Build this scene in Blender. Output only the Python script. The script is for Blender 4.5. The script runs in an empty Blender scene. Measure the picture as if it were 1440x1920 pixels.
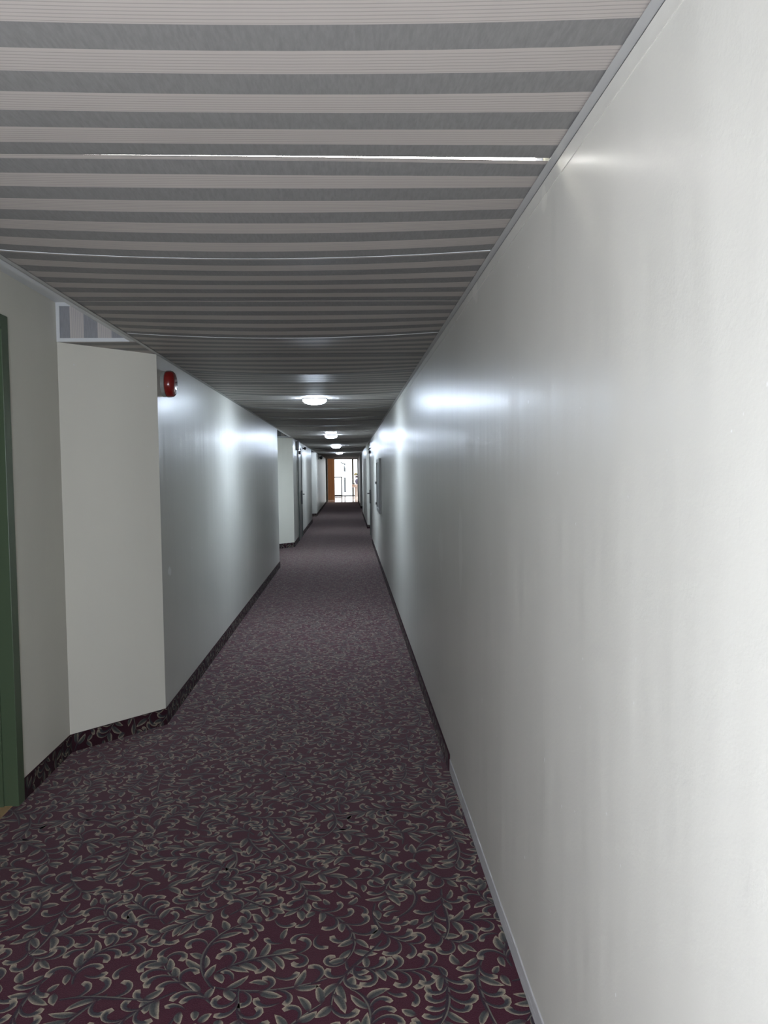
import bpy, bmesh, math, random
import numpy as np
from mathutils import Vector, Matrix

D = bpy.data
SC = bpy.context.scene
COL = SC.collection

# ------------------------------------------------------------------ camera
CAM_H = 1.55
cam_d = D.cameras.new('camera')
cam = D.objects.new('camera', cam_d)
COL.objects.link(cam)
cam_d.sensor_fit = 'VERTICAL'
cam_d.sensor_height = 36.0
cam_d.sensor_width = 27.0
cam_d.lens = 1435.4 / 1920 * 36.0
cam_d.clip_start = 0.02
cam_d.clip_end = 500
F = Vector((0.04560967, 0.99760549, -0.05199082))
R = Vector((0.99886048, -0.04627553, -0.01167564))
U = Vector((0.01405358, 0.05139906, 0.99857931))
m = Matrix.Identity(4)
for i in range(3):
    m[i][0], m[i][1], m[i][2] = R[i], U[i], -F[i]
m[2][3] = CAM_H
cam.matrix_world = m
SC.camera = cam

# ------------------------------------------------------------------ exposure, world, light levels
SC.view_settings.view_transform = 'Standard'
SC.view_settings.look = 'None'
SC.view_settings.exposure = 0.0
SC.view_settings.gamma = 1.0
SC.view_settings.use_curve_mapping = False

W = D.worlds.new('world')
SC.world = W
W.use_nodes = True
bg = W.node_tree.nodes['Background']
bg.inputs[0].default_value = (0.93, 0.96, 1.0, 1)
bg.inputs[1].default_value = 3.2

LAMP_E = 225.0          # radiance of the ceiling lamps' diffusers
LAMP_COL = (0.76, 0.89, 1.06)
TUBE_E = 26.0          # the tube above the ceiling gap

pd = D.lights.new('window_portal', 'AREA')
pd.shape = 'RECTANGLE'
pd.size, pd.size_y = 4.4, 2.5
pd.cycles.is_portal = True
po = D.objects.new('window_portal', pd)
COL.objects.link(po)
po.location = (0.6, 51.3, 1.3)
po.rotation_euler = (math.radians(-90), 0, 0)


def fill_light(name, loc, rot, size, sizey, power, color):
    l = D.lights.new(name, 'AREA')
    l.shape = 'RECTANGLE'
    l.size, l.size_y = size, sizey
    l.energy = power
    l.color = color
    o = D.objects.new(name, l)
    COL.objects.link(o)
    o.location = loc
    o.rotation_euler = rot
    return o


# added area light behind the camera, standing in for daylight; no opening there
fill_light('rear_fill', (-0.42, -0.76, 1.30), (math.radians(90), 0, 0), 1.20, .80, 88, (0.93, 0.98, 1.12))
# added area light without a fixture, brightening the lobby's wood panel and table
fill_light('lobby_fill', (1.0, 45.5, 2.60), (0, 0, 0), 2.6, 5.0, 190, (1.0, 0.93, 0.86))

# ------------------------------------------------------------------ materials
def mat(name, base=(.5, .5, .5), rough=.5, spec=.5, metal=0.0, emit=None, es=0.0, coat=0.0, coat_r=.1, sheen=0.0):
    mt = D.materials.new(name)
    mt.use_nodes = True
    b = mt.node_tree.nodes['Principled BSDF']
    b.inputs['Base Color'].default_value = (*base, 1)
    b.inputs['Roughness'].default_value = rough
    b.inputs['Specular IOR Level'].default_value = spec
    b.inputs['Metallic'].default_value = metal
    b.inputs['Coat Weight'].default_value = coat
    b.inputs['Coat Roughness'].default_value = coat_r
    b.inputs['Sheen Weight'].default_value = sheen
    if emit:
        b.inputs['Emission Color'].default_value = (*emit, 1)
        b.inputs['Emission Strength'].default_value = es
    return mt


class NT:
    def __init__(s, mt):
        s.mt = mt; s.t = mt.node_tree; s.b = s.t.nodes['Principled BSDF']
    def n(s, typ, **kw):
        nd = s.t.nodes.new(typ)
        for k, v in kw.items():
            setattr(nd, k, v)
        return nd
    def l(s, a, b): s.t.links.new(a, b)
    def val(s, sock, v):
        if isinstance(v, (int, float)): sock.default_value = v
        elif isinstance(v, tuple): sock.default_value = v
        else: s.l(v, sock)
    def math(s, op, a, b=None, c=None, clamp=False):
        nd = s.n('ShaderNodeMath', operation=op, use_clamp=clamp)
        s.val(nd.inputs[0], a)
        if b is not None: s.val(nd.inputs[1], b)
        if c is not None: s.val(nd.inputs[2], c)
        return nd.outputs[0]
    def mix(s, f, a, b):
        nd = s.n('ShaderNodeMix', data_type='RGBA')
        s.val(nd.inputs[0], f); s.val(nd.inputs[6], a); s.val(nd.inputs[7], b)
        return nd.outputs[2]
    def noise(s, vec, scale, detail=2, rough=.5, vscale=None):
        if vscale:
            mp = s.n('ShaderNodeMapping'); mp.inputs['Scale'].default_value = vscale
            s.l(vec, mp.inputs[0]); vec = mp.outputs[0]
        nd = s.n('ShaderNodeTexNoise')
        s.l(vec, nd.inputs['Vector'])
        nd.inputs['Scale'].default_value = scale
        nd.inputs['Detail'].default_value = detail
        nd.inputs['Roughness'].default_value = rough
        return nd.outputs[0]
    def ramp(s, v, a, b):
        nd = s.n('ShaderNodeMapRange'); nd.clamp = True
        s.val(nd.inputs[0], v)
        nd.inputs[1].default_value = a; nd.inputs[2].default_value = b
        return nd.outputs[0]
    def bump(s, h, strength, dist, prev=None):
        nd = s.n('ShaderNodeBump')
        nd.inputs['Strength'].default_value = strength
        nd.inputs['Distance'].default_value = dist
        s.l(h, nd.inputs['Height'])
        if prev is not None: s.l(prev, nd.inputs['Normal'])
        return nd.outputs[0]
    def pos(s):
        return s.n('ShaderNodeNewGeometry').outputs['Position']


def c4(r, g, b): return (r, g, b, 1.0)


def wall_material(name, base, rough=.36, coat=.04, coat_r=.18, marks=()):
    mt = mat(name, base, rough, .16, coat=coat, coat_r=coat_r)
    t = NT(mt)
    p = t.pos()
    big = t.noise(p, 1.0, 3, .5, (1.2, 1.1, .35))
    col = t.mix(t.ramp(big, .3, .7), c4(*[c * .95 for c in base]), c4(*[min(1, c * 1.04) for c in base]))
    # small paint chips and pale scuffs
    ch = t.noise(p, 55, 1, .5, (1, 1, .6))
    col = t.mix(t.ramp(ch, .80, .83), col, c4(.8, .8, .78))
    sep = t.n('ShaderNodeSeparateXYZ'); t.l(p, sep.inputs[0])
    for (y, z, ry, rz, amt, cc) in marks:
        a = t.math('DIVIDE', t.math('SUBTRACT', sep.outputs[1], y), ry)
        b = t.math('DIVIDE', t.math('SUBTRACT', sep.outputs[2], z), rz)
        wob = t.math('MULTIPLY', t.math('SUBTRACT', t.noise(p, 14, 3), .5), 1.6)
        d = t.math('ADD', t.math('SQRT', t.math('ADD', t.math('MULTIPLY', a, a), t.math('MULTIPLY', b, b))), wob)
        f = t.math('MULTIPLY', t.ramp(d, 1.0, .75), amt)
        col = t.mix(f, col, c4(*cc))
    t.l(col, t.b.inputs['Base Color'])
    fine = t.noise(p, 130, 3, .6)
    wav = t.noise(p, 1.0, 3, .6, (2.2, 2.2, .28))
    nb = t.bump(wav, .55, .02)
    nb = t.bump(fine, .26, .0012, nb)
    t.l(nb, t.b.inputs['Normal']); t.l(nb, t.b.inputs['Coat Normal'])
    return mt


WALL = (.60, .59, .535)
M = {}
M['wall'] = wall_material('wall_paint', WALL,
    marks=((4.95, .93, .05, .03, .8, (.8, .8, .77)),))
M['wall_r'] = wall_material('wall_paint_right', WALL,
    marks=((3.45, 1.20, .07, .20, .45, (.70, .69, .64)), (4.2, 1.12, .10, .16, .35, (.70, .69, .64)),
           (3.0, 2.25, .06, .05, .6, (.72, .70, .64)), (1.95, 2.235, .03, .035, .6, (.70, .69, .62)),
           (5.6, 1.75, .10, .12, .4, (.66, .65, .62))))
M['wall_matte'] = wall_material('wall_paint_matte', (.73, .715, .62), .55, .1, .3)
M['strip'] = wall_material('bare_strip', (.50, .50, .50), .6, .05, .3)
def strip_scratches():
    t = NT(M['strip']); p = t.pos()
    n = t.noise(p, 1, 3, .6, (30, 6, 160))
    col = t.mix(t.ramp(n, .60, .68), c4(.46, .46, .46), c4(.75, .75, .76))
    t.l(col, t.b.inputs['Base Color'])
strip_scratches()
M['white'] = mat('white_metal', (.66, .68, .68), .35)
M['grey_trim'] = mat('trim_paint', (.40, .40, .385), .35)
M['gap_shadow'] = mat('panel_gap_shadow', (.06, .06, .058), .6)
M['lamp_base'] = mat('lamp_base', (.7, .7, .7), .4)
M['diffuser'] = mat('lamp_diffuser', (.9, .9, .9), .4, emit=LAMP_COL, es=LAMP_E)
M['tube'] = mat('light_tube', (.9, .9, .9), .4, emit=(1, .98, .93), es=TUBE_E)
M['green'] = mat('green_paint', (.075, .112, .062), .38)
M['dark_green'] = mat('dark_green_paint', (.075, .095, .08), .35)
M['door_grey'] = mat('grey_door_paint', (.16, .16, .15), .3)
M['dark'] = mat('dark_metal', (.015, .016, .018), .35)
M['steel'] = mat('steel', (.35, .35, .35), .3, metal=.9)
M['red'] = mat('red_plastic', (.20, .012, .010), .22, coat=.5, coat_r=.05)
M['red_dark'] = mat('red_plastic_box', (.20, .012, .012), .35)
M['cab'] = mat('cabinet_metal', (.27, .28, .26), .35)
M['cab_glass'] = mat('cabinet_pane', (.22, .23, .22), .35)
M['slab'] = mat('plenum_slab', (.10, .10, .10), .8)
M['frame_grey'] = mat('window_frame_metal', (.05, .053, .06), .4)
M['frame_dark'] = mat('dark_window_frame', (.045, .035, .02), .4)
M['concrete'] = mat('outdoor_concrete', (.75, .77, .80), .9)
M['pole'] = mat('grey_pole', (.05, .052, .055), .5)
M['maroon'] = mat('maroon_petals', (.14, .01, .04), .6)
M['cream'] = mat('cream_petals', (.55, .50, .20), .6)
M['leafgreen'] = mat('bouquet_leaves', (.06, .10, .02), .6)
M['vase'] = mat('blue_grey_vase', (.16, .17, .28), .15)
M['table_white'] = mat('white_lacquer', (.75, .75, .75), .3)
M['pink'] = mat('pale_pink_panel', (.65, .56, .52), .4)

def wood(name, a, b, scale=(14, 14, .8), rough=.35):
    mt = mat(name, a, rough); t = NT(mt)
    n = t.noise(t.pos(), 1.0, 5, .6, scale)
    t.l(t.mix(t.ramp(n, .3, .7), c4(*a), c4(*b)), t.b.inputs['Base Color'])
    return mt
M['wood'] = wood('brown_wood_panel', (.34, .17, .065), (.48, .26, .11))
M['oak'] = wood('oak_floor', (.42, .27, .13), (.55, .37, .20), (3, 14, 3))

def tile_mat():
    mt = mat('lobby_tile', (.6, .55, .56), .12); t = NT(mt)
    br = t.n('ShaderNodeTexBrick'); t.l(t.pos(), br.inputs['Vector'])
    br.offset = 0
    br.inputs['Color1'].default_value = c4(.60, .53, .53); br.inputs['Color2'].default_value = c4(.57, .51, .53)
    br.inputs['Mortar'].default_value = c4(.4, .37, .38)
    br.inputs['Scale'].default_value = 1.0
    br.inputs['Brick Width'].default_value = .45; br.inputs['Row Height'].default_value = .45
    br.inputs['Mortar Size'].default_value = .006
    t.l(br.outputs[0], t.b.inputs['Base Color'])
    return mt
M['tile'] = tile_mat()

def glass_mat():
    mt = D.materials.new('clear_glass'); mt.use_nodes = True
    nt = mt.node_tree; nt.nodes.remove(nt.nodes['Principled BSDF'])
    out = nt.nodes['Material Output']
    tr = nt.nodes.new('ShaderNodeBsdfTransparent'); tr.inputs[0].default_value = (.96, .98, .98, 1)
    gl = nt.nodes.new('ShaderNodeBsdfGlossy'); gl.inputs['Roughness'].default_value = .02
    fr = nt.nodes.new('ShaderNodeFresnel'); fr.inputs[0].default_value = 1.45
    mx = nt.nodes.new('ShaderNodeMixShader')
    nt.links.new(fr.outputs[0], mx.inputs[0]); nt.links.new(tr.outputs[0], mx.inputs[1]); nt.links.new(gl.outputs[0], mx.inputs[2])
    nt.links.new(mx.outputs[0], out.inputs[0])
    return mt
M['glass'] = glass_mat()

CEIL_DARK = (.215, .210, .200)
CEIL_LIGHT = (.445, .405, .365)
PERIODS = 4.56
def ceiling_mat(name, dark, light, axis='uv', linen=True):
    """striped wallpaper: a broad grey band, then a pale band of eight fine pinstripes"""
    mt = mat(name, dark, .55, .25)
    t = NT(mt)
    uv = t.n('ShaderNodeUVMap'); uv.uv_map = 'UVMap'
    sep = t.n('ShaderNodeSeparateXYZ'); t.l(uv.outputs[0], sep.inputs[0])
    q = sep.outputs[1]
    r = t.math('FRACT', t.math('ADD', q, 10.37))
    is_light = t.math('LESS_THAN', r, .5)
    pin = t.math('FRACT', t.math('ADD', t.math('MULTIPLY', r, 15.4), .85))
    dk = t.math('MULTIPLY', t.math('LESS_THAN', pin, .24), is_light)
    dk = t.math('MULTIPLY', dk, t.math('GREATER_THAN', r, .03))
    dk = t.math('MULTIPLY', dk, t.math('LESS_THAN', r, .475))
    p = t.pos()
    ln = t.noise(p, 1.0, 3, .65, (160, 26, 20))
    dcol = t.mix(t.ramp(ln, .3, .7), c4(*[c * .90 for c in dark]), c4(*[c * 1.10 for c in dark]))
    lcol = t.mix(t.math('MULTIPLY', dk, .55), c4(*light), c4(*dark))
    t.l(t.mix(is_light, dcol, lcol), t.b.inputs['Base Color'])
    t.l(t.bump(ln, .12, .0006), t.b.inputs['Normal'])
    return mt
M['ceil'] = ceiling_mat('striped_ceiling_paper', CEIL_DARK, CEIL_LIGHT)
M['bulk'] = ceiling_mat('striped_bulkhead_paper', (.27, .275, .285), (.50, .47, .44))

BURG = (.062, .017, .028)
def carpet_base(BURG=BURG):
    mt = mat('burgundy_carpet', BURG, .95, .1, sheen=.5); t = NT(mt); p = t.pos()
    n = t.noise(p, 260, 2, .6)
    n2 = t.noise(p, 3, 2, .5)
    col = t.mix(t.ramp(n, .3, .7), c4(*[c * .72 for c in BURG]), c4(*[c * 1.25 for c in BURG]))
    col = t.mix(t.math('MULTIPLY', t.ramp(n2, .45, .75), .25), col, c4(.09, .045, .05))
    t.l(col, t.b.inputs['Base Color'])
    t.l(t.bump(n, .5, .003), t.b.inputs['Normal'])
    t.b.inputs['Sheen Roughness'].default_value = .27; t.b.inputs['Sheen Tint'].default_value = c4(1, .76, .80)
    return mt
def carpet_leaf():
    mt = mat('woven_leaf_pattern', (.2, .2, .15), .95, .1, sheen=.5); t = NT(mt); p = t.pos()
    at = t.n('ShaderNodeAttribute'); at.attribute_name = 'Col'
    n = t.noise(p, 300, 2, .6)
    f = t.ramp(n, .25, .75)
    dk = t.n('ShaderNodeMix', data_type='RGBA', blend_type='MULTIPLY')
    dk.inputs[0].default_value = 1.0
    t.l(at.outputs[0], dk.inputs[6])
    t.l(t.mix(f, c4(.68, .68, .68), c4(1.22, 1.22, 1.22)), dk.inputs[7])
    t.l(dk.outputs[2], t.b.inputs['Base Color'])
    t.l(t.bump(n, .5, .003), t.b.inputs['Normal'])
    t.b.inputs['Sheen Roughness'].default_value = .27; t.b.inputs['Sheen Tint'].default_value = c4(1, .76, .80)
    return mt
M['carpet'] = carpet_base()
M['leaf'] = carpet_leaf()
for k_ in ('carpet', 'leaf'):          # the same weave, darker and with less sheen on the baseboards
    M[k_ + '_flat'] = M[k_].copy() if k_ == 'leaf' else carpet_base((.034, .012, .018))
    M[k_ + '_flat'].node_tree.nodes['Principled BSDF'].inputs['Sheen Weight'].default_value = .05


# ------------------------------------------------------------------ helpers
def tag(o, label, cat, group=None, kind=None):
    o['label'] = label; o['category'] = cat
    if group: o['group'] = group
    if kind: o['kind'] = kind
    return o

def link(name, bm, m, parent=None, smooth=False):
    me = D.meshes.new(name); bm.to_mesh(me); bm.free()
    for x in (m if isinstance(m, (list, tuple)) else [m]): me.materials.append(x)
    if smooth:
        for p in me.polygons: p.use_smooth = True
    o = D.objects.new(name, me); COL.objects.link(o)
    if parent is not None: o.parent = parent
    return o

def empty(name, loc, rz=0):
    o = D.objects.new(name, None); COL.objects.link(o)
    o.location = loc; o.rotation_euler = (0, 0, rz); o.empty_display_size = .1
    return o

def box(bm, x0, x1, y0, y1, z0, z1, bevel=0, mi=0):
    vs = [bm.verts.new((x, y, z)) for x in (x0, x1) for y in (y0, y1) for z in (z0, z1)]
    idx = [(0, 1, 3, 2), (4, 6, 7, 5), (0, 4, 5, 1), (2, 3, 7, 6), (0, 2, 6, 4), (1, 5, 7, 3)]
    fs = [bm.faces.new([vs[i] for i in f]) for f in idx]
    for f in fs: f.material_index = mi
    if bevel:
        es = list({e for f in fs for e in f.edges})
        bmesh.ops.bevel(bm, geom=es, offset=bevel, segments=2, affect='EDGES', profile=.5)
    return bm

def prism(bm, pts, z0, z1):
    a = [bm.verts.new((x, y, z0)) for x, y in pts]; b = [bm.verts.new((x, y, z1)) for x, y in pts]
    n = len(pts)
    bm.faces.new(a[::-1]); bm.faces.new(b)
    for i in range(n): bm.faces.new((a[i], a[(i + 1) % n], b[(i + 1) % n], b[i]))

def lathe(bm, prof, axis='z', c=(0, 0, 0), n=32):
    rings = []
    for r, h in prof:
        ring = []
        for k in range(n):
            a = 2 * math.pi * k / n; x, y = r * math.cos(a), r * math.sin(a)
            v = {'z': (x, y, h), 'x': (h, x, y), 'y': (x, h, y)}[axis]
            ring.append(bm.verts.new((v[0] + c[0], v[1] + c[1], v[2] + c[2])))
        rings.append(ring)
    for a, b in zip(rings, rings[1:]):
        for k in range(n): bm.faces.new((a[k], a[(k + 1) % n], b[(k + 1) % n], b[k]))
    bm.faces.new(rings[0][::-1]); bm.faces.new(rings[-1])
    bmesh.ops.recalc_face_normals(bm, faces=bm.faces)

def tube(bm, pts, r, n=10):
    prev = None
    pts = [Vector(p) for p in pts]
    rr = r if isinstance(r, (list, tuple)) else [r] * len(pts)
    for i, p in enumerate(pts):
        d = (pts[min(i + 1, len(pts) - 1)] - pts[max(i - 1, 0)]).normalized()
        a = d.cross(Vector((0.13, .2, 1))); a = a if a.length > .05 else d.cross(Vector((1, 0, 0)))
        a.normalize(); b = d.cross(a)
        ring = [bm.verts.new(p + (a * math.cos(t) + b * math.sin(t)) * rr[i]) for t in [2 * math.pi * k / n for k in range(n)]]
        if prev:
            for k in range(n): bm.faces.new((prev[k], prev[(k + 1) % n], ring[(k + 1) % n], ring[k]))
        else: bm.faces.new(ring)
        prev = ring
    bm.faces.new(prev[::-1])
    bmesh.ops.recalc_face_normals(bm, faces=bm.faces)

def wall_run(bm, pts, z0, z1, th):
    """a wall following a plan polyline; th is the signed thickness away from the corridor (x direction side)"""
    P = [Vector((x, y)) for x, y in pts]
    off = []
    for i, p in enumerate(P):
        ns = []
        if i > 0: d = (p - P[i - 1]).normalized(); ns.append(Vector((d.y, -d.x)))
        if i < len(P) - 1: d = (P[i + 1] - p).normalized(); ns.append(Vector((d.y, -d.x)))
        if len(ns) == 2:
            n = (ns[0] + ns[1]).normalized(); k = 1 / max(.4, n.dot(ns[0]))
        else: n, k = ns[0], 1
        off.append(p + n * th * k)
    A = [[bm.verts.new((p.x, p.y, z)) for z in (z0, z1)] for p in P]
    B = [[bm.verts.new((p.x, p.y, z)) for z in (z0, z1)] for p in off]
    for i in range(len(P) - 1):
        bm.faces.new((A[i][0], A[i + 1][0], A[i + 1][1], A[i][1]))
        bm.faces.new((B[i][0], B[i][1], B[i + 1][1], B[i + 1][0]))
        bm.faces.new((A[i][1], A[i + 1][1], B[i + 1][1], B[i][1]))
        bm.faces.new((A[i][0], B[i][0], B[i + 1][0], A[i + 1][0]))
    for e in (0, -1): bm.faces.new((A[e][0], A[e][1], B[e][1], B[e][0]))
    bmesh.ops.recalc_face_normals(bm, faces=bm.faces)


# ------------------------------------------------------------------ plan
XR, XL, XW = .504, -1.155, -1.58
ZC = 2.28          # corridor ceiling
ZA = 2.492         # raised ceiling over the door alcoves
ZT = 2.62          # structural slab
YB = -0.85          # wall behind the camera
YE = 40.3          # end of the carpet
DY0, DY1 = 2.62, 3.60   # clear opening of the near left doorway

right_pts = [(XR, YB), (XR, 16.8), (.535, 16.83), (.535, 18.95), (.59, 18.98), (.59, 21.1), (XR, 21.1),
             (XR, 28.4), (.59, 28.4), (.59, 33.0), (XR, 33.0), (XR, YE)]
bm = bmesh.new(); wall_run(bm, right_pts, 0, ZT, .12)
tag(link('wall_right', bm, M['wall_r']), 'long glossy beige-grey painted wall on the right of the corridor', 'wall', kind='structure')

# left wall: near part broken by the doorway, then the run down the corridor
bm = bmesh.new()
wall_run(bm, [(XL, YB), (XL, 1.27), (XW, 1.27), (XW, DY0 - .06)], 0, ZT, -.14)
tag(link('wall_left', bm, M['wall']), 'short beige-grey wall on the near side of the green doorway', 'wall', kind='structure')
bm = bmesh.new()
wall_run(bm, [(XW, DY1 + .06), (XW, 4.30)], 0, ZT, -.14)
box(bm, XW - .14, XW, DY0 - .06, DY1 + .06, 2.285, ZT)
tag(link('wall_left', bm, M['wall_matte']), 'narrow beige wall between the green doorway and the angled wall', 'wall', kind='structure')
bm = bmesh.new()
wall_run(bm, [(XW, 4.30), (XL, 4.747)], 0, ZT, -.14)
tag(link('wall_left', bm, M['wall_matte']), 'cream wall face set at an angle, nearest on the left', 'wall', kind='structure')
bm = bmesh.new()
wall_run(bm, [(XL, 4.747), (XL, 12.63), (XW, 12.63), (XW, 15.67)], 0, ZT, -.14)
tag(link('wall_left', bm, M['wall']), 'glossy grey left wall carrying the red fire alarm', 'wall', kind='structure')
bm = bmesh.new()
wall_run(bm, [(XW, 15.67), (XL, 16.1)], 0, ZT, -.14)
tag(link('wall_left', bm, M['wall_matte']), 'second angled cream wall face, farther down on the left', 'wall', kind='structure')
bm = bmesh.new()
wall_run(bm, [(XL, 16.1), (XL, 24.0), (XW, 24.0), (XW, 27.1), (XL, 27.5), (XL, 38.9)], 0, ZT, -.14)
tag(link('wall_left', bm, M['wall']), 'farthest glossy stretch of left wall before the lobby', 'wall', kind='structure')
bm = bmesh.new(); box(bm, XL - .2, XR + .2, YB - .12, YB, 0, ZT)
tag(link('wall_back', bm, M['wall_matte']), 'beige wall closing the corridor behind the viewer', 'wall', kind='structure')

# ------------------------------------------------------------------ carpet pattern: scrolling leaves laid out once, repeated down the floor
rng = random.Random(7)
TW, TH = 1.04, 1.30
CELL = .004
GX, GY = int(TW / CELL), int(TH / CELL)
occ = np.zeros((GX, GY), bool)
TAN = np.array((.43, .36, .265)); GRN = np.array((.100, .106, .088)); SLATE = np.array((.042, .048, .054)); DKS = np.array((.036, .026, .036))

def cells(poly_pts):
    return {(int(x / CELL) % GX, int(y / CELL) % GY) for x, y in poly_pts}

def blade(x, y, th, L, Wd, k0, k1, nseg=9, prof='leaf', side=1):
    """curved blade: returns rows of 5 points and their t"""
    rows = []; ds = L / nseg
    for i in range(nseg + 1):
        t = i / nseg
        if prof == 'leaf': w = Wd * (math.sin(math.pi * min(1, t ** .85)) ** .8) if 0 < t < 1 else 0.0
        elif prof == 'stem': w = Wd * (.35 + .65 * math.sin(math.pi * min(1, t * .9 + .05)))
        else: w = Wd * (.30 + .85 * t ** 1.6) if t < .86 else Wd * 1.0 * math.sqrt(max(0, 1 - ((t - .86) / .14) ** 2)) * 1.0
        w = max(w, .0004)
        nx, ny = -math.sin(th), math.cos(th)
        row = []
        for s in (-1, -.55, 0, .55, 1):
            j = (rng.random() - .5) * .0012 if abs(s) == 1 and 0 < i < nseg else 0
            row.append((x + nx * (s * w / 2 + j), y + ny * (s * w / 2 + j)))
        rows.append((t, row))
        x += math.cos(th) * ds; y += math.sin(th) * ds
        th += (k0 + (k1 - k0) * t) * ds
    return rows, (x, y, th)

def blade_cells(rows):
    pts = []
    for (t0, a), (t1, b) in zip(rows, rows[1:]):
        for u in (0, .5):
            for i in range(5):
                pts.append((a[i][0] * (1 - u) + b[i][0] * u, a[i][1] * (1 - u) + b[i][1] * u))
    return cells(pts)

VERTS, COLS, FACES = [], [], []
def emit_blade(rows, tan_side, style, z):
    base = len(VERTS)
    for t, row in rows:
        for i, (px, py) in enumerate(row):
            s = (-1, -.55, 0, .55, 1)[i] * tan_side          # +1 = the tan margin
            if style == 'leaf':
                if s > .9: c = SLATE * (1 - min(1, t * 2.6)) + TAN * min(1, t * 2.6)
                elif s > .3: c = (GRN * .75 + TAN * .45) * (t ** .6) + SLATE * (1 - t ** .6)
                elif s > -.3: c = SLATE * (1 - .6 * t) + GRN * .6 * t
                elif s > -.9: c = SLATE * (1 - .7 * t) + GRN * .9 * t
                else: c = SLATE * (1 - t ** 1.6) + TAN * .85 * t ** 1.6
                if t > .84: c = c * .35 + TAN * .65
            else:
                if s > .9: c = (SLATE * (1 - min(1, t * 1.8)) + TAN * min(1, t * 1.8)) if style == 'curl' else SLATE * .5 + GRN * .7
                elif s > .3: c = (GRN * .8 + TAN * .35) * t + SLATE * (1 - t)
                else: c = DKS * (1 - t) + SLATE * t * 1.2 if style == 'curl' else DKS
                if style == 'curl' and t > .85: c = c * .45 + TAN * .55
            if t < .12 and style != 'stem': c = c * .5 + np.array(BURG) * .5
            VERTS.append((px, py, z)); COLS.append(tuple(c))
    n = len(rows)
    for r in range(n - 1):
        for i in range(4):
            a = base + r * 5 + i
            FACES.append((a, a + 5, a + 6, a + 1))

zi = [0]
def place(x, y, th, L, Wd, k0, k1, style, tan_side, tol, nseg=9):
    rows, end = blade(x, y, th, L, Wd, k0, k1, nseg, {'leaf': 'leaf', 'curl': 'curl', 'stem': 'stem'}[style])
    cs = blade_cells(rows)
    ov = sum(occ[c] for c in cs) / max(1, len(cs))
    if ov > tol: return None
    for c in cs: occ[c] = True
    zi[0] += 1
    emit_blade(rows, tan_side, style, .0006 + (zi[0] % 17) * .00007)
    return end

def vine(x, y, th):
    L = rng.uniform(.16, .30); sg = rng.choice((-1, 1))
    k0, k1 = sg * rng.uniform(2, 7), sg * rng.uniform(-9, 14)
    test, _ = blade(x, y, th, L, .006, k0, k1, 14, 'stem')
    cs = blade_cells(test)
    if sum(occ[c] for c in cs) / len(cs) > .22: return False
    place(x, y, th, L, .011, k0, k1, 'stem', 1, 1, 14)
    n = len(test); sd = 1
    for i in range(2, n, 2):
        t, row = test[i]; cx, cy = row[2]
        px, py = test[i - 1][1][2]
        h = math.atan2(cy - py, cx - px)
        for s2 in (sd, -sd):
            l = rng.uniform(.044, .074)
            if rng.random() < .5:
                kk = s2 * rng.uniform(38, 62)
                place(cx, cy, h + s2 * .3, l * 1.5, .020, kk * .3, kk * 1.5, 'curl', -s2, .30, 11)
            else:
                kk = rng.choice((-1, 1)) * rng.uniform(5, 22)
                place(cx, cy, h + s2 * rng.uniform(.45, .95), l, rng.uniform(.018, .024), kk, kk * .4, 'leaf', rng.choice((-1, 1)), .30)
        sd = -sd
    # end of the vine: a fan of petals or a big scroll
    ex, ey = test[-1][1][2]; px, py = test[-2][1][2]; h = math.atan2(ey - py, ex - px)
    if rng.random() < .5:
        for a in (-.9, 0, .9):
            place(ex, ey, h + a, rng.uniform(.036, .052), .026, a * 14, a * 14, 'leaf', 1 if a >= 0 else -1, .6)
    else:
        s2 = rng.choice((-1, 1))
        place(ex, ey, h, .105, .019, s2 * 20, s2 * 85, 'curl', -s2, .55, 15)
    return True

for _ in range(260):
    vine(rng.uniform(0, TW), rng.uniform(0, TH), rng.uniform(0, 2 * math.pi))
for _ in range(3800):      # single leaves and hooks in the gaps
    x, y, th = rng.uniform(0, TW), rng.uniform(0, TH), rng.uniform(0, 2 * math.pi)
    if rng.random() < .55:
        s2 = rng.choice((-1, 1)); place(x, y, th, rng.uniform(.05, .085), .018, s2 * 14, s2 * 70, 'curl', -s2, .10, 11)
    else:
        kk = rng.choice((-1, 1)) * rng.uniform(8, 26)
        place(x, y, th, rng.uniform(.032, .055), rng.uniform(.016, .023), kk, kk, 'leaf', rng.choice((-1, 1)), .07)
PSC = 1.3
PV, PC, PF = np.array(VERTS), np.array(COLS), np.array(FACES)
PV[:, :2] *= PSC; TW *= PSC; TH *= PSC
PCEN = PV[PF].mean(1)

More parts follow.
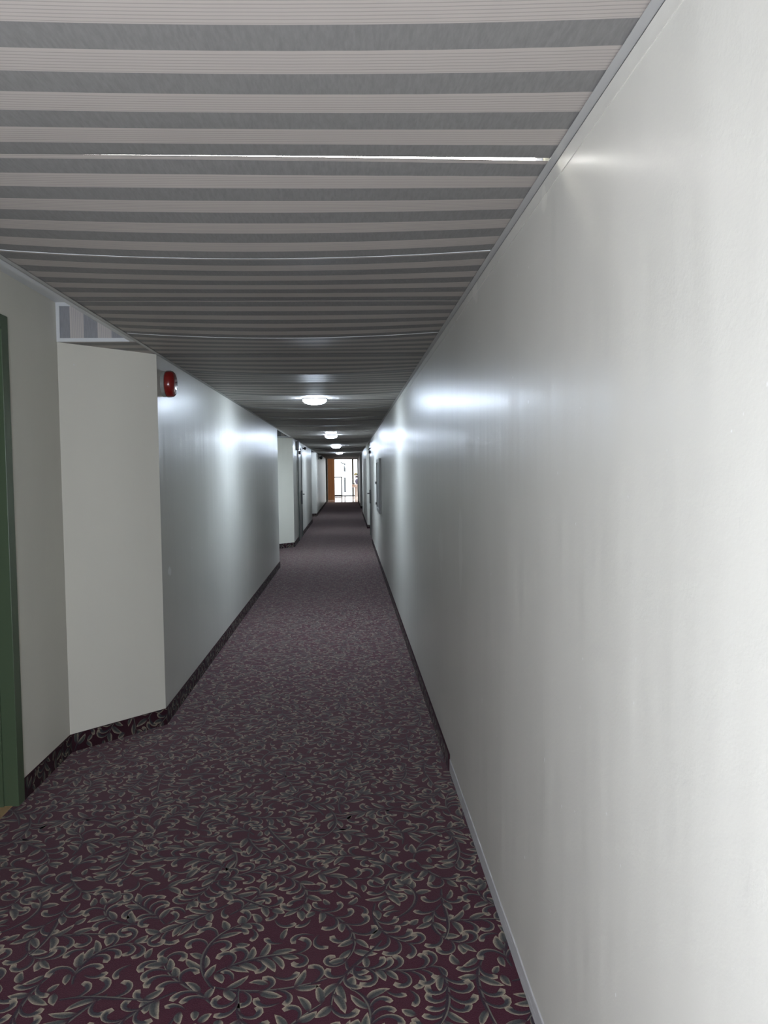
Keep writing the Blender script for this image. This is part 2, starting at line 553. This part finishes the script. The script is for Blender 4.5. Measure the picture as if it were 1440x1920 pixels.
def pattern_mesh(name, base_quads, tiles, keep, xf):
    """carpet mesh: base quads + pattern tiles. keep(centres)->mask in pattern space, xf maps pattern (u,v,h) to world"""
    vs, cs, fs, mi = [], [], [], []
    n = 0
    for q in base_quads:
        vs.append(np.array(q)); cs.append(np.tile(BURG, (len(q), 1)))
        fs.append(np.arange(n, n + len(q)).reshape(1, -1)); mi += [0]; n += len(q)
    for (ox, oy, step) in tiles:
        V = PV + np.array((ox, oy, 0)); cen = PCEN + np.array((ox, oy, 0))
        msk = keep(cen)
        if not msk.any(): continue
        f = PF[msk]
        used, inv = np.unique(f, return_inverse=True)
        vs.append(xf(V[used])); cs.append(PC[used]); fs.append(inv.reshape(f.shape) + n); mi += [1] * len(f); n += len(used)
    V = np.concatenate(vs); C = np.concatenate(cs)
    Fa = [tuple(r) for a in fs for r in a.tolist()]
    me = D.meshes.new(name)
    me.vertices.add(len(V)); me.vertices.foreach_set('co', V.astype(np.float32).ravel())
    lt = np.array([len(f) for f in Fa], np.int32); ls = np.concatenate(([0], np.cumsum(lt)[:-1])).astype(np.int32)
    me.loops.add(int(lt.sum())); me.loops.foreach_set('vertex_index', np.concatenate([a.ravel() for a in fs]).astype(np.int32))
    me.polygons.add(len(Fa)); me.polygons.foreach_set('loop_start', ls); me.polygons.foreach_set('loop_total', lt)
    me.polygons.foreach_set('material_index', np.array(mi, np.int32))
    at = me.color_attributes.new('Col', 'FLOAT_COLOR', 'POINT')
    at.data.foreach_set('color', np.concatenate([C, np.ones((len(C), 1))], 1).astype(np.float32).ravel())
    me.update(calc_edges=True); me.validate()
    me.materials.append(M['carpet']); me.materials.append(M['leaf'])
    o = D.objects.new(name, me); COL.objects.link(o)
    return o

tiles = []
for j in range(int(-3 // TH) + 2, int(41 / TH) + 1):
    for i in (-2, -1, 0):
        tiles.append((i * TW, j * TH, 1))
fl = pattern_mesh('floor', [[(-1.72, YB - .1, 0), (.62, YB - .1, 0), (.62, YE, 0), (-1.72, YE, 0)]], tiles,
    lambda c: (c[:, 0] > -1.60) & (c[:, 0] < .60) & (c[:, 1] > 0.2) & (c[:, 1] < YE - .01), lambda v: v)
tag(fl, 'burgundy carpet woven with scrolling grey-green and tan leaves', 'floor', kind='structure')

# carpet baseboards, same weave turned up the wall
def base_run(pts, hgt, side):
    """side = +1: the corridor is to the right-hand side (plan -n) ... offset toward the corridor"""
    P = [Vector(p) for p in pts]; quads = []; segs = []
    T = .009
    offp = []
    for i, p in enumerate(P):
        ns = []
        if i > 0: d = (p - P[i - 1]).normalized(); ns.append(Vector((d.y, -d.x)) * side)
        if i < len(P) - 1: d = (P[i + 1] - p).normalized(); ns.append(Vector((d.y, -d.x)) * side)
        n = (sum(ns, Vector((0, 0)))).normalized(); offp.append(p + n * T / max(.4, n.dot(ns[0])))
    for i in range(len(P) - 1):
        a, b, A, B = offp[i], offp[i + 1], P[i], P[i + 1]
        quads.append([(a.x, a.y, .0), (b.x, b.y, .0), (b.x, b.y, hgt), (a.x, a.y, hgt)])
        quads.append([(a.x, a.y, hgt), (b.x, b.y, hgt), (B.x, B.y, hgt), (A.x, A.y, hgt)])
        segs.append((a, b))
    A, a = P[0], offp[0]; quads.append([(A.x, A.y, 0), (a.x, a.y, 0), (a.x, a.y, hgt), (A.x, A.y, hgt)])
    A, a = P[-1], offp[-1]; quads.append([(A.x, A.y, 0), (a.x, a.y, 0), (a.x, a.y, hgt), (A.x, A.y, hgt)])
    return quads, segs

def baseboard(name, pts, hgt, side, label, ymax=50):
    quads, segs = base_run(pts, hgt, side)
    vs_parts = []
    o = None
    allV, allC, allF, mi, n = [], [], [], [], 0
    for q in quads:
        allV.append(np.array(q)); allC.append(np.tile(BURG, (4, 1))); allF.append(np.arange(n, n + 4).reshape(1, 4)); mi.append(np.zeros(1, int)); n += 4
    u0 = 0
    for a, b in segs:
        L = (b - a).length; d = (b - a) / L; nn = Vector((d.y, -d.x)) * side
        if min(a.y, b.y) < ymax:
            k = 0
            while k * TW < L:
                V = PV.copy(); V[:, 0] += k * TW; V[:, 1] -= .30
                pol = V[PF]
                ok = (pol[:, :, 0].max(1) > .001) & (pol[:, :, 0].min(1) < L - .001) & (pol[:, :, 1].max(1) > .001) & (pol[:, :, 1].min(1) < hgt - .001)
                V[:, 0] = np.clip(V[:, 0], .0005, L - .0005); V[:, 1] = np.clip(V[:, 1], .0005, hgt - .0005)
                f = PF[ok]
                if len(f):
                    used, inv = np.unique(f, return_inverse=True); v = V[used]
                    w = np.stack([a.x + d.x * v[:, 0] + nn.x * v[:, 2], a.y + d.y * v[:, 0] + nn.y * v[:, 2], v[:, 1]], 1)
                    allV.append(w); allC.append(PC[used] * .75); allF.append(inv.reshape(f.shape) + n); mi.append(np.ones(len(f), int)); n += len(used)
                k += 1
    V = np.concatenate(allV); C = np.concatenate(allC); Fq = np.concatenate(allF); mi = np.concatenate(mi)
    me = D.meshes.new(name)
    me.from_pydata(V.tolist(), [], Fq.tolist())
    at = me.color_attributes.new('Col', 'FLOAT_COLOR', 'POINT')
    at.data.foreach_set('color', np.concatenate([C, np.ones((len(C), 1))], 1).astype(np.float32).ravel())
    me.polygons.foreach_set('material_index', mi.astype(np.int32))
    me.materials.append(M['carpet_flat']); me.materials.append(M['leaf_flat'])
    o = D.objects.new(name, me); COL.objects.link(o)
    tag(o, label, 'baseboard', kind='structure')

baseboard('baseboard_left', [(XW, DY1 + .07), (XW, 4.30), (XL, 4.747), (XL, 12.63), (XW, 12.63)], .10, 1,
          'carpeted baseboard turning the near corners on the left')
baseboard('baseboard_left', [(XW, 15.2), (XW, 15.67), (XL, 16.1), (XL, 17.55)], .10, 1, 'carpeted baseboard below the second angled wall')
baseboard('baseboard_left', [(XL, 18.88), (XL, 24.0), (XW, 24.0), (XW, 27.1), (XL, 27.5), (XL, 38.9)], .10, 1, 'carpeted baseboard along the farthest left wall')
baseboard('baseboard_right', [(XR, 3.87), (XR, 16.8)], .088, -1, 'carpeted baseboard beginning partway along the right wall')
baseboard('baseboard_right', [(.59, 18.98), (.59, 21.1), (XR, 21.1), (XR, 28.4), (.59, 28.4), (.59, 33.0), (XR, 33.0), (XR, YE - .1)], .10, -1,
          'carpeted baseboard around the far right recesses')
# bare strip where the baseboard is missing
bm = bmesh.new()
n = 60; rs = random.Random(3)
prev = None
for i in range(n + 1):
    y = YB + (3.868 - YB) * i / n
    z = .062 + rs.uniform(-.0025, .0025)
    cur = [bm.verts.new((XR - .0035, y, 0)), bm.verts.new((XR - .0035, y, z)), bm.verts.new((XR, y, z + .003))]
    if prev:
        bm.faces.new((prev[0], cur[0], cur[1], prev[1])); bm.faces.new((prev[1], cur[1], cur[2], prev[2]))
    prev = cur
tag(link('trim_1', bm, M['strip']), 'chipped bare strip at the foot of the right wall where the baseboard is missing', 'trim', kind='structure')

# ------------------------------------------------------------------ ceiling: long paper-covered panels bowing between supports
PITCH = 1.484; Y1 = 1.82
def ceil_mesh():
    bm = bmesh.new(); uvl = bm.loops.layers.uv.new('UVMap')
    x0, x1 = XL + .002, XR - .002
    NX = 14
    def z(x, y):
        u = (x - (x0 + x1) / 2) / ((x1 - x0) / 2)
        t = ((y - Y1) / PITCH) % 1.0
        tri = 1 - abs(2 * t - 1)
        d = .030 if y > 0 else .02
        return ZC + .003 - d * tri * (1 - u * u)
    rs = random.Random(11)
    k = -3
    while Y1 + k * PITCH < YE:
        for half in (0, 1):
            ya = Y1 + k * PITCH + half * PITCH / 2; yb = ya + PITCH / 2
            yb = min(yb, YE)
            if ya >= YE: break
            tilt = rs.uniform(-.0025, .0025)
            NY = 4
            g = []
            for j in range(NY + 1):
                row = []
                for i in range(NX + 1):
                    x = x0 + (x1 - x0) * i / NX
                    yy = ya + (yb - ya) * j / NY
                    zz = z(x, yy if 0 < j < NY else (ya + 1e-5 if j == 0 else yb - 1e-5))
                    if k == 0 and half == 0 and j == 0:      # the tapering gap at the nearest support
                        yy += (.0005 + .017 * max(0, (x + .9) / 1.4) ** 2.4)
                    row.append((bm.verts.new((x, yy, zz + tilt * (j / NY - .5) * (1 - abs(2 * i / NX - 1)))), j / NY))
                g.append(row)
            for j in range(NY):
                for i in range(NX):
                    q = [g[j][i], g[j][i + 1], g[j + 1][i + 1], g[j + 1][i]]
                    f = bm.faces.new([v for v, t in q][::-1])
                    for lp in f.loops:
                        tt = [t for v, t in q if v == lp.vert][0]
                        lp[uvl].uv = (lp.vert.co.x, tt * PERIODS)
        k += 1
    return bm
bm = ceil_mesh()
ceil = tag(link('ceiling', bm, M['ceil']), 'low corridor ceiling of sagging panels papered in grey and pale pinstripes', 'ceiling', kind='structure')
# thin edges at the panel joints; alternate ones are dark strips painting the gap's shadow
kk = 0
k = -3
while Y1 + k * PITCH / 2 < YE - .3:
    y = Y1 + k * PITCH / 2; odd = k % 2
    if k != 0:
        bm = bmesh.new(); NX = 14; prev = None
        x0, x1 = XL + .024, XR - .024
        for i in range(NX + 1):
            x = x0 + (x1 - x0) * i / NX; u = (x - (XL + XR) / 2) / ((XR - XL) / 2)
            zz = ZC + .003 - (.030 * (1 - u * u) if odd else 0)
            w = .0012
            cur = [bm.verts.new((x, y - w, zz + .003)), bm.verts.new((x, y - w, zz - .0014)), bm.verts.new((x, y + w, zz - .0014)), bm.verts.new((x, y + w, zz + .003))]
            if prev:
                for a in range(3): bm.faces.new((prev[a], prev[a + 1], cur[a + 1], cur[a]))
            prev = cur
        bmesh.ops.recalc_face_normals(bm, faces=bm.faces)
        link('panel_edge', bm, M['white'] if odd and k < 4 else M['grey_trim'] if odd else M['gap_shadow'], ceil)
    k += 1

# slab above everything, lamp tube in the void
bm = bmesh.new(); box(bm, -1.75, .75, YB - .1, YE + .2, ZT, ZT + .1)
tag(link('ceiling', bm, M['slab']), 'dark structural slab hidden above the papered ceiling', 'ceiling', kind='structure')
bm = bmesh.new(); tube(bm, [(-1.08, 1.872, ZC + .0255), (.455, 1.872, ZC + .0255)], .019, 16)
tb = empty('light_tube', (0, 0, 0))
tag(tb, 'bright white light tube glowing through the narrow gap between nearest ceiling panels', 'light tube')
link('tube', bm, M['tube'], tb, True)
bm = bmesh.new(); box(bm, .455, .475, 1.847, 1.897, ZC + .006, ZC + .050, .004)
link('end_cap', bm, M['lamp_base'], tb)
bm = bmesh.new(); box(bm, -1.11, -1.08, 1.847, 1.897, ZC + .006, ZC + .050, .004)
link('end_cap', bm, M['lamp_base'], tb)

# raised alcove ceilings, bulkheads, soffits
def uvquad(bm, uvl, pts, uvs):
    f = bm.faces.new([bm.verts.new(p) for p in pts])
    for lp, uv in zip(f.loops, uvs): lp[uvl].uv = uv
for (ya, yb, yc, lab) in ((1.27, 4.30, 4.747, 'nearest'), (12.63, 15.67, 16.1, 'second'), (24.0, 27.1, 27.5, 'third')):
    bm = bmesh.new(); box(bm, XW - .02, XL, ya - .02, yb, ZA, ZA + .02)
    tag(link('ceiling', bm, M['white']), 'raised white ceiling over the %s door alcove on the left' % lab, 'ceiling', kind='structure')
    bm = bmesh.new(); uvl = bm.loops.layers.uv.new('UVMap')
    S = 1 / .148
    # bulkhead face, stripes run vertically
    uvquad(bm, uvl, [(XW, yb, ZC), (XL, yb, ZC), (XL, yb, ZA), (XW, yb, ZA)], [(0, .14), (0, .14 + .425 * S), (1, .14 + .425 * S), (1, .14)])
    tagb = link('wall_bulkhead', bm, M['bulk'])
    tag(tagb, 'small striped bulkhead with white frame above the %s angled wall' % lab, 'bulkhead', kind='structure')
    bm = bmesh.new()
    w = .020
    box(bm, XW + .001, XW + w, yb - .008, yb - .001, ZC, ZA)
    box(bm, XW + w, XL, yb - .008, yb - .001, ZC, ZC + w)
    box(bm, XW + w, XL, yb - .008, yb - .001, ZA - w, ZA)
    link('bulkhead_frame', bm, M['white'], tagb)
    bm = bmesh.new(); uvl = bm.loops.layers.uv.new('UVMap')
    uvquad(bm, uvl, [(XW, yb, ZC), (XL, yc, ZC), (XL, yb, ZC)], [(0, 0), (0, 2.4), (0, 0)])
    tag(link('ceiling', bm, M['ceil']), 'striped triangular soffit above the %s angled wall' % lab, 'ceiling', kind='structure')
    bm = bmesh.new(); box(bm, XL - .03, XL, ya, yb, ZC, ZA)
    tag(link('trim_2', bm, M['white']), 'fascia strip edging the raised ceiling of the %s alcove' % lab, 'trim', kind='structure')

# wall angles carrying the panels
def angle(name, x, dirn, y0, y1, label, drop=.0):
    bm = bmesh.new()
    w = .022
    xa, xb = sorted((x, x + dirn * w))
    box(bm, xa, xb, y0, y1, ZC - .0015, ZC)
    la, lb = sorted((x, x + dirn * .002))
    box(bm, la, lb, y0, y1, ZC - .0015, ZC + .022)
    tag(link(name, bm, M['grey_trim']), label, 'trim', kind='structure')
angle('trim_3', XR, -1, YB, YE, 'grey metal wall angle holding the ceiling along the right wall')
angle('trim_4', XL, 1, YB, YE, 'grey metal wall angle holding the ceiling along the left side')
# flat board under the right angle
bm = bmesh.new()
box(bm, XR - .0022, XR, YB, 7.5, ZC - .040, ZC - .0035)
tag(link('trim_5', bm, M['wall_r']), 'narrow flat painted strip at the top of the right wall', 'trim', kind='structure')

# ------------------------------------------------------------------ near doorway on the left
door = tag(empty('door_1', (XW, (DY0 + DY1) / 2, 0)), 'green-painted door frame of the open doorway at far left', 'door frame', kind='structure')
yc = (DY0 + DY1) / 2
def dlink(name, bm, m, parent, off):
    bmesh.ops.translate(bm, verts=bm.verts, vec=(-off[0], -off[1], -off[2]))
    return link(name, bm, m, parent)
off = (XW, yc, 0)
for ya, yb, s in ((DY1, DY1 + .07, 1), (DY0 - .07, DY0, -1)):
    bm = bmesh.new()
    box(bm, XW - .15, XW + .010, min(ya, yb) , max(ya, yb), 0, 2.29, .002)
    ys = DY1 - .013 if s == 1 else DY0
    box(bm, XW - .11, XW - .055, ys, ys + .013, 0, 2.22, .001)
    dlink('jamb', bm, M['green'], door, off)
bm = bmesh.new()
box(bm, XW - .15, XW + .010, DY0, DY1, 2.222, 2.29, .002)
dlink('head', bm, M['green'], door, off)
# little room behind it
bm = bmesh.new(); box(bm, -3.6, XW - .02, 1.6, 4.6, -.05, .004)
tag(link('floor', bm, M['oak']), 'tan wooden floor seen through the green doorway', 'floor', kind='structure')
bm = bmesh.new()
box(bm, -3.7, -3.6, 1.5, 4.7, 0, ZT); box(bm, -3.6, XW - .16, 4.6, 4.7, 0, ZT); box(bm, -3.6, XW - .16, 1.5, 1.6, 0, ZT)
tag(link('wall_side_room', bm, M['wall_matte']), 'walls of the room behind the green doorway', 'wall', kind='structure')
bm = bmesh.new(); box(bm, -3.7, XW - .14, 1.5, 4.7, ZT, ZT + .1)
tag(link('ceiling', bm, M['wall_matte']), 'ceiling of the room behind the green doorway', 'ceiling', kind='structure')

# ------------------------------------------------------------------ ceiling lamps
def lamp_parts(root, r=.118, h=.058):
    bm = bmesh.new(); lathe(bm, [(r * .96, 0), (r, -.004), (r, -.012), (r * .97, -.014)], n=48)
    link('lamp_base', bm, M['lamp_base'], root)
    bm = bmesh.new()
    prof = [(r * .965, -.0142)]
    for i in range(1, 10):
        a = i / 10 * math.pi / 2
        prof.append((r * .965 * math.cos(a) ** .75, -.0142 - (h - .014) * math.sin(a)))
    prof.append((.003, -h))
    lathe(bm, prof, n=48)
    link('diffuser', bm, M['diffuser'], root, True)
LX = -.316
lamps = [(7.47, 'nearest and largest round white ceiling lamp in view'),
         (14.43, 'second round ceiling lamp down the corridor, full bowl shape'),
         (20.3, 'third round ceiling lamp down the corridor'),
         (27.4, 'farthest round ceiling lamp, last before the lobby')]
def sag(x, y):
    u = (x - (XL + XR) / 2) / ((XR - XL) / 2); t = ((y - Y1) / PITCH) % 1.0
    return ZC + .001 - .030 * (1 - abs(2 * t - 1)) * (1 - u * u)
proto = empty('ceiling_lamp', (LX, lamps[0][0], sag(LX, lamps[0][0])))
lamp_parts(proto)
for i, (y, lab) in enumerate(lamps):
    if i == 0: o = proto
    else:
        o = proto.copy(); COL.objects.link(o)
        for ch in proto.children:
            c = ch.copy(); COL.objects.link(c); c.parent = o
        o.location = (LX, y, sag(LX, y) + (.002 if y > 7 else 0))
    tag(o, lab, 'ceiling lamp', 'round ceiling lamps down the corridor')
o = empty('ceiling_lamp', (-.30, 13.69, sag(-.30, 13.69)))
lamp_parts(o, .098, .020)
tag(o, 'flat thin white ceiling lamp just in front of the second bowl lamp', 'ceiling lamp')

# ------------------------------------------------------------------ fire alarm
al = tag(empty('fire_alarm', (XL, 4.90, 2.118)), 'round red fire alarm mounted high on the left wall', 'fire alarm')
bm = bmesh.new(); lathe(bm, [(.080, 0), (.080, .020), (.074, .024)], 'x', n=40); link('back_box', bm, M['cab'], al)
bm = bmesh.new()
prof = [(.074, .022), (.082, .024), (.0835, .030), (.083, .050), (.079, .064), (.069, .074), (.050, .080), (.026, .083), (.010, .083)]
lathe(bm, prof, 'x', n=48); link('gong', bm, M['red'], al, True)
bm = bmesh.new(); lathe(bm, [(.012, .082), (.012, .087), (.007, .090)], 'x', n=20); link('centre_bolt', bm, M['steel'], al, True)
bm = bmesh.new(); box(bm, .068, .086, -.012, .012, -.062, -.036, .003); link('strobe_lens', bm, M['white'], al)

# ------------------------------------------------------------------ far doors with hardware
def far_door(name, x, s, y0, y1, hand_y, close_y, label, leaf_mat):
    """s = direction into the corridor along x"""
    d = tag(empty(name, (x, (y0 + y1) / 2, 0)), label, 'door', kind='structure')
    oy = (y0 + y1) / 2
    def L(nm, bm, m, par=d):
        return link(nm, bm, m, par)
    bm = bmesh.new()
    xa, xb = sorted((0, s * .020))
    for ya, yb in ((y0, y0 + .07), (y1 - .07, y1)): box(bm, xa, xb, ya - oy, yb - oy, 0, 2.18, .002)
    box(bm, xa, xb, y0 + .07 - oy, y1 - .07 - oy, 2.11, 2.18, .002)
    L('door_frame', bm, M['dark_green'])
    bm = bmesh.new(); xa, xb = sorted((0, s * .008)); box(bm, xa, xb, y0 + .072 - oy, y1 - .072 - oy, .01, 2.108, .002)
    leaf = L('door_leaf', bm, leaf_mat)
    bm = bmesh.new(); xa, xb = sorted((s * .008, s * .036)); hy = hand_y - oy
    box(bm, xa, xb, hy - .06, hy + .06, .80, 1.13, .003)
    xa, xb = sorted((s * .034, s * .085)); box(bm, xa, xb, hy - .011, hy + .011, 1.03, 1.052, .004)
    xa, xb = sorted((s * .064, s * .088)); box(bm, xa, xb, hy - .13, hy + .011, 1.028, 1.054, .005)
    link('door_handle', bm, M['dark'], leaf)
    bm = bmesh.new(); cy = close_y - oy
    xa, xb = sorted((s * .008, s * .058)); box(bm, xa, xb, cy - .12, cy + .12, 1.99, 2.06, .004)
    tube(bm, [(s * .04, cy, 2.06), (s * .055, cy + .16, 2.085), (s * .02, cy + .26, 2.13)], .009)
    link('door_closer', bm, M['dark'], leaf)
    return d
far_door('door_2', XL, 1, 17.58, 18.86, 18.62, 17.95, 'grey door with dark frame and black lever on the left wall far down', M['door_grey'])
far_door('door_3', .535, -1, 17.0, 18.90, 18.55, 18.1, 'grey door with black lock and closer in the right recess', M['door_grey'])

sg = tag(empty('exit_sign_box', (XL, 17.12, 2.17)), 'narrow dark box fixed near the ceiling above the second angled corner', 'sign')
bm = bmesh.new(); box(bm, 0, .065, -.03, .03, -.11, .085, .005); link('housing', bm, M['dark'], sg)
bm = bmesh.new(); box(bm, .012, .055, -.033, -.0305, -.095, .07, .001); link('face', bm, M['door_grey'], sg)

fix = None
for (y, z, r, lab) in ((19.6, 2.175, .036, 'small dark round fixture high on the left wall beside the far door'),
                       (30.6, 2.150, .060, 'dark round fixture high on the left wall nearest the lobby')):
    e = tag(empty('wall_fixture', (XL, y, z)), lab, 'wall fixture')
    bm = bmesh.new(); lathe(bm, [(r * .8, 0), (r * .8, .012), (r * .4, .016), (r * .35, .03)], 'x', n=24); link('mount', bm, M['dark'], e)
    bm = bmesh.new(); bmesh.ops.create_uvsphere(bm, u_segments=24, v_segments=14, radius=r)
    bmesh.ops.scale(bm, verts=bm.verts, vec=(1, 1, 1.1)); bmesh.ops.translate(bm, verts=bm.verts, vec=(.03 + r * .8, 0, 0))
    link('housing', bm, M['dark'], e, True)

# ------------------------------------------------------------------ cabinet on right wall
cb = tag(empty('wall_cabinet', (XR, 12.45, 0)), 'shallow grey metal cabinet hung on the right wall', 'cabinet')
y0, y1, z0, z1 = -.62, .62, .905, 1.765
bm = bmesh.new()
box(bm, -.035, 0, y0, y0 + .07, z0, z1, .003); box(bm, -.035, 0, y1 - .07, y1, z0, z1, .003)
box(bm, -.035, 0, y0 + .07, y1 - .07, z0, z0 + .06, .003); box(bm, -.035, 0, y0 + .07, y1 - .07, z1 - .06, z1, .003)
link('cabinet_frame', bm, M['cab'], cb)
bm = bmesh.new(); box(bm, -.020, -.001, y0 + .07, y1 - .07, z0 + .06, z1 - .06); link('cabinet_pane', bm, M['cab_glass'], cb)
for z in (1.02, 1.37):
    bm = bmesh.new(); box(bm, -.050, -.035, y1 - .055, y1 - .02, z - .02, z + .02, .003); link('latch', bm, M['dark'], cb)

# ------------------------------------------------------------------ lobby at the end
LY = 51.0
bm = bmesh.new(); box(bm, -1.9, 3.2, YE, LY + .1, -.05, .002)
tag(link('floor', bm, M['tile']), 'shiny pale pinkish tile floor of the lobby', 'floor', kind='structure')
bm = bmesh.new(); box(bm, -1.9, 3.2, YE + .2, LY + .2, 2.62, 2.72)
tag(link('ceiling', bm, M['wall_matte']), 'pale ceiling of the lobby', 'ceiling', kind='structure')
bm = bmesh.new(); box(bm, 3.2, 3.3, YE, LY, 0, 2.7)
box(bm, XR + .12, 3.2, YE - .1, YE, 0, 2.7)
tag(link('wall_lobby', bm, M['wall_matte']), 'wall enclosing the lobby on its right', 'wall', kind='structure')
bm = bmesh.new(); box(bm, -2.0, -1.9, YE - 2, LY, 0, 2.7); box(bm, -1.9, XL - .13, YE - 2, YE - 1.9, 0, 2.7)
tag(link('wall_lobby', bm, M['wood']), 'wood-panelled wall enclosing the lobby on its left', 'wall', kind='structure')
bm = bmesh.new(); box(bm, XL - .14, 3.2, YE, YE + .2, ZC + .0, 2.72)
tag(link('wall_lobby', bm, M['wall_matte']), 'lintel where the corridor opens into the lobby', 'wall', kind='structure')
# brown wood panel standing across the left of the view
bm = bmesh.new()
box(bm, -1.9, -.80, 43.6, 43.75, 0, 2.62)
for i in range(6): box(bm, -1.9 + i * .19, -1.895 + i * .19, 43.59, 43.6, .1, 2.6)
tag(link('wall_wood_panel', bm, M['wood']), 'tall brown wood panel wall at the corridor end, left of the bright doors', 'wall', kind='structure')
# pale pilaster at the corridor mouth, left; dark frame at the right
bm = bmesh.new(); box(bm, XL - .03, -1.085, 40.0, 40.25, 0, ZC, .004)
tag(link('trim_6', bm, M['wall_matte']), 'pale door jamb at the left of the corridor mouth', 'trim', kind='structure')
bm = bmesh.new(); box(bm, XL - .16, XL - .03, 38.9, 40.25, 0, ZT)
tag(link('wall_left', bm, M['door_grey']), 'dark grey recess beside the left jamb of the corridor mouth', 'wall', kind='structure')
bm = bmesh.new(); box(bm, .465, XR, 40.05, 40.25, 0, ZC, .004)
tag(link('trim_7', bm, M['dark_green']), 'dark frame at the right of the corridor mouth', 'trim', kind='structure')

# glazing
win = tag(empty('window_1', (.65, LY, 0)), 'bright glazed entrance wall of the lobby', 'window', kind='structure')
bm = bmesh.new()
for x in (-1.85, -.95, 1.45, 2.45): box(bm, x - .65 - .03, x - .65 + .03, -.04, .04, 0, 2.45)
box(bm, -2.55, 2.55, -.04, .04, 2.42, 2.62); box(bm, -2.55, 2.55, -.04, .04, 0, .05)
link('window_frame', bm, M['frame_grey'], win)
bm = bmesh.new(); box(bm, .285 - .65 - .055, .285 - .65 + .055, -.05, .03, .05, 2.42); link('mullion', bm, M['frame_dark'], win)
bm = bmesh.new(); box(bm, -2.52, 2.52, -.004, .004, .05, 2.42); link('pane', bm, M['glass'], win)

# low glass screen
sc = tag(empty('glass_screen', (-.88, 49.2, 0)), 'low glass screen in a grey metal frame before the bright doors', 'glass screen')
bm = bmesh.new()
for x in (-.40, .43): box(bm, x - .035, x + .035, -.025, .025, 0, 1.30, .003)
box(bm, -.40, .43, -.025, .025, 1.23, 1.30, .003); link('screen_frame', bm, M['frame_grey'], sc)
bm = bmesh.new(); box(bm, -.378, .408, -.028, .028, .02, .13, .003); link('bottom_rail', bm, M['dark'], sc)
bm = bmesh.new(); box(bm, -.378, .408, -.004, .004, .13, 1.255); link('screen_pane', bm, M['glass'], sc)

# white side table with a vase of flowers
tbx, tby = .50, 46.5
t = tag(empty('side_table', (tbx, tby, 0)), 'white pedestal table at the right of the lobby carrying flowers', 'table')
bm = bmesh.new(); lathe(bm, [(.30, .80), (.31, .81), (.31, .835), (.30, .84)], n=40); link('table_top', bm, M['table_white'], t)
bm = bmesh.new(); lathe(bm, [(.20, .0), (.18, .03), (.14, .1), (.13, .6), (.20, .80)], n=32); link('pedestal', bm, M['table_white'], t)
bm = bmesh.new(); lathe(bm, [(.26, .66), (.30, .70), (.30, .795), (.28, .799)], n=40); link('apron', bm, M['pink'], t)
v = tag(empty('flower_vase', (.52, 46.5, .84)), 'blue-grey vase of cream and maroon flowers on the white pedestal table', 'vase')
bm = bmesh.new(); lathe(bm, [(.06, 0), (.085, .03), (.12, .12), (.13, .20), (.10, .28), (.07, .31), (.085, .34)], n=32); link('vase_body', bm, M['vase'], v, True)
rs = random.Random(5)
def bunch(nm, c, R_, n, m, sz):
    bm = bmesh.new()
    for _ in range(n):
        d = Vector((rs.gauss(0, 1), rs.gauss(0, 1), rs.gauss(0, 1))).normalized() * R_ * rs.random() ** .4
        p = Vector(c) + Vector((d.x, d.y, d.z * .6))
        for q in range(7):
            a = q / 7 * 6.283
            e1 = p + Vector((math.cos(a), math.sin(a), .35)) * sz; e2 = p + Vector((math.cos(a + .8), math.sin(a + .8), .35)) * sz
            top = p + Vector((math.cos(a + .4), math.sin(a + .4), .9)) * sz * 1.3
            bm.faces.new([bm.verts.new(x) for x in (p, e1, top, e2)])
    link(nm, bm, m, v)
bunch('dark_flowers', (-.03, 0, .42), .13, 30, M['maroon'], .035)
bunch('cream_flowers', (-.07, 0, .58), .14, 36, M['cream'], .035)
bunch('foliage', (.10, .02, .60), .15, 40, M['leafgreen'], .035)
b = tag(empty('bowl', (.30, 46.35, .84)), 'small dark bowl on the white table beside the vase', 'bowl')
bm = bmesh.new(); lathe(bm, [(.04, 0), (.05, .004), (.085, .035), (.092, .06), (.085, .058), (.045, .012), (.01, .01)], n=28); link('bowl_body', bm, M['dark'], b, True)

# outdoors
bm = bmesh.new(); box(bm, -40, 40, LY + .1, 160, -.1, -.02)
tag(link('floor', bm, M['concrete']), 'pale sunlit pavement outside the entrance', 'ground', kind='structure')
px, py = -.30, 62.0
sl = tag(empty('street_lamp', (px, py, -.02)), 'grey street lamp pole outside the bright entrance', 'street lamp')
bm = bmesh.new(); tube(bm, [(0, 0, 0), (0, 0, 2.40)], [.075, .068], 16); link('pole', bm, M['pole'], sl)
bm = bmesh.new(); lathe(bm, [(.12, 0), (.12, .04), (.08, .06)], n=20); link('pole_base', bm, M['pole'], sl)
bm = bmesh.new(); tube(bm, [(0, 0, 2.36), (-.10, 0, 2.33), (-.22, 0, 2.34), (-.33, 0, 2.40)], .035, 10); link('arm', bm, M['pole'], sl)
bm = bmesh.new(); lathe(bm, [(.075, 2.30), (.085, 2.34), (.085, 2.44), (.05, 2.5)], n=20); link('collar', bm, M['pink'], sl)
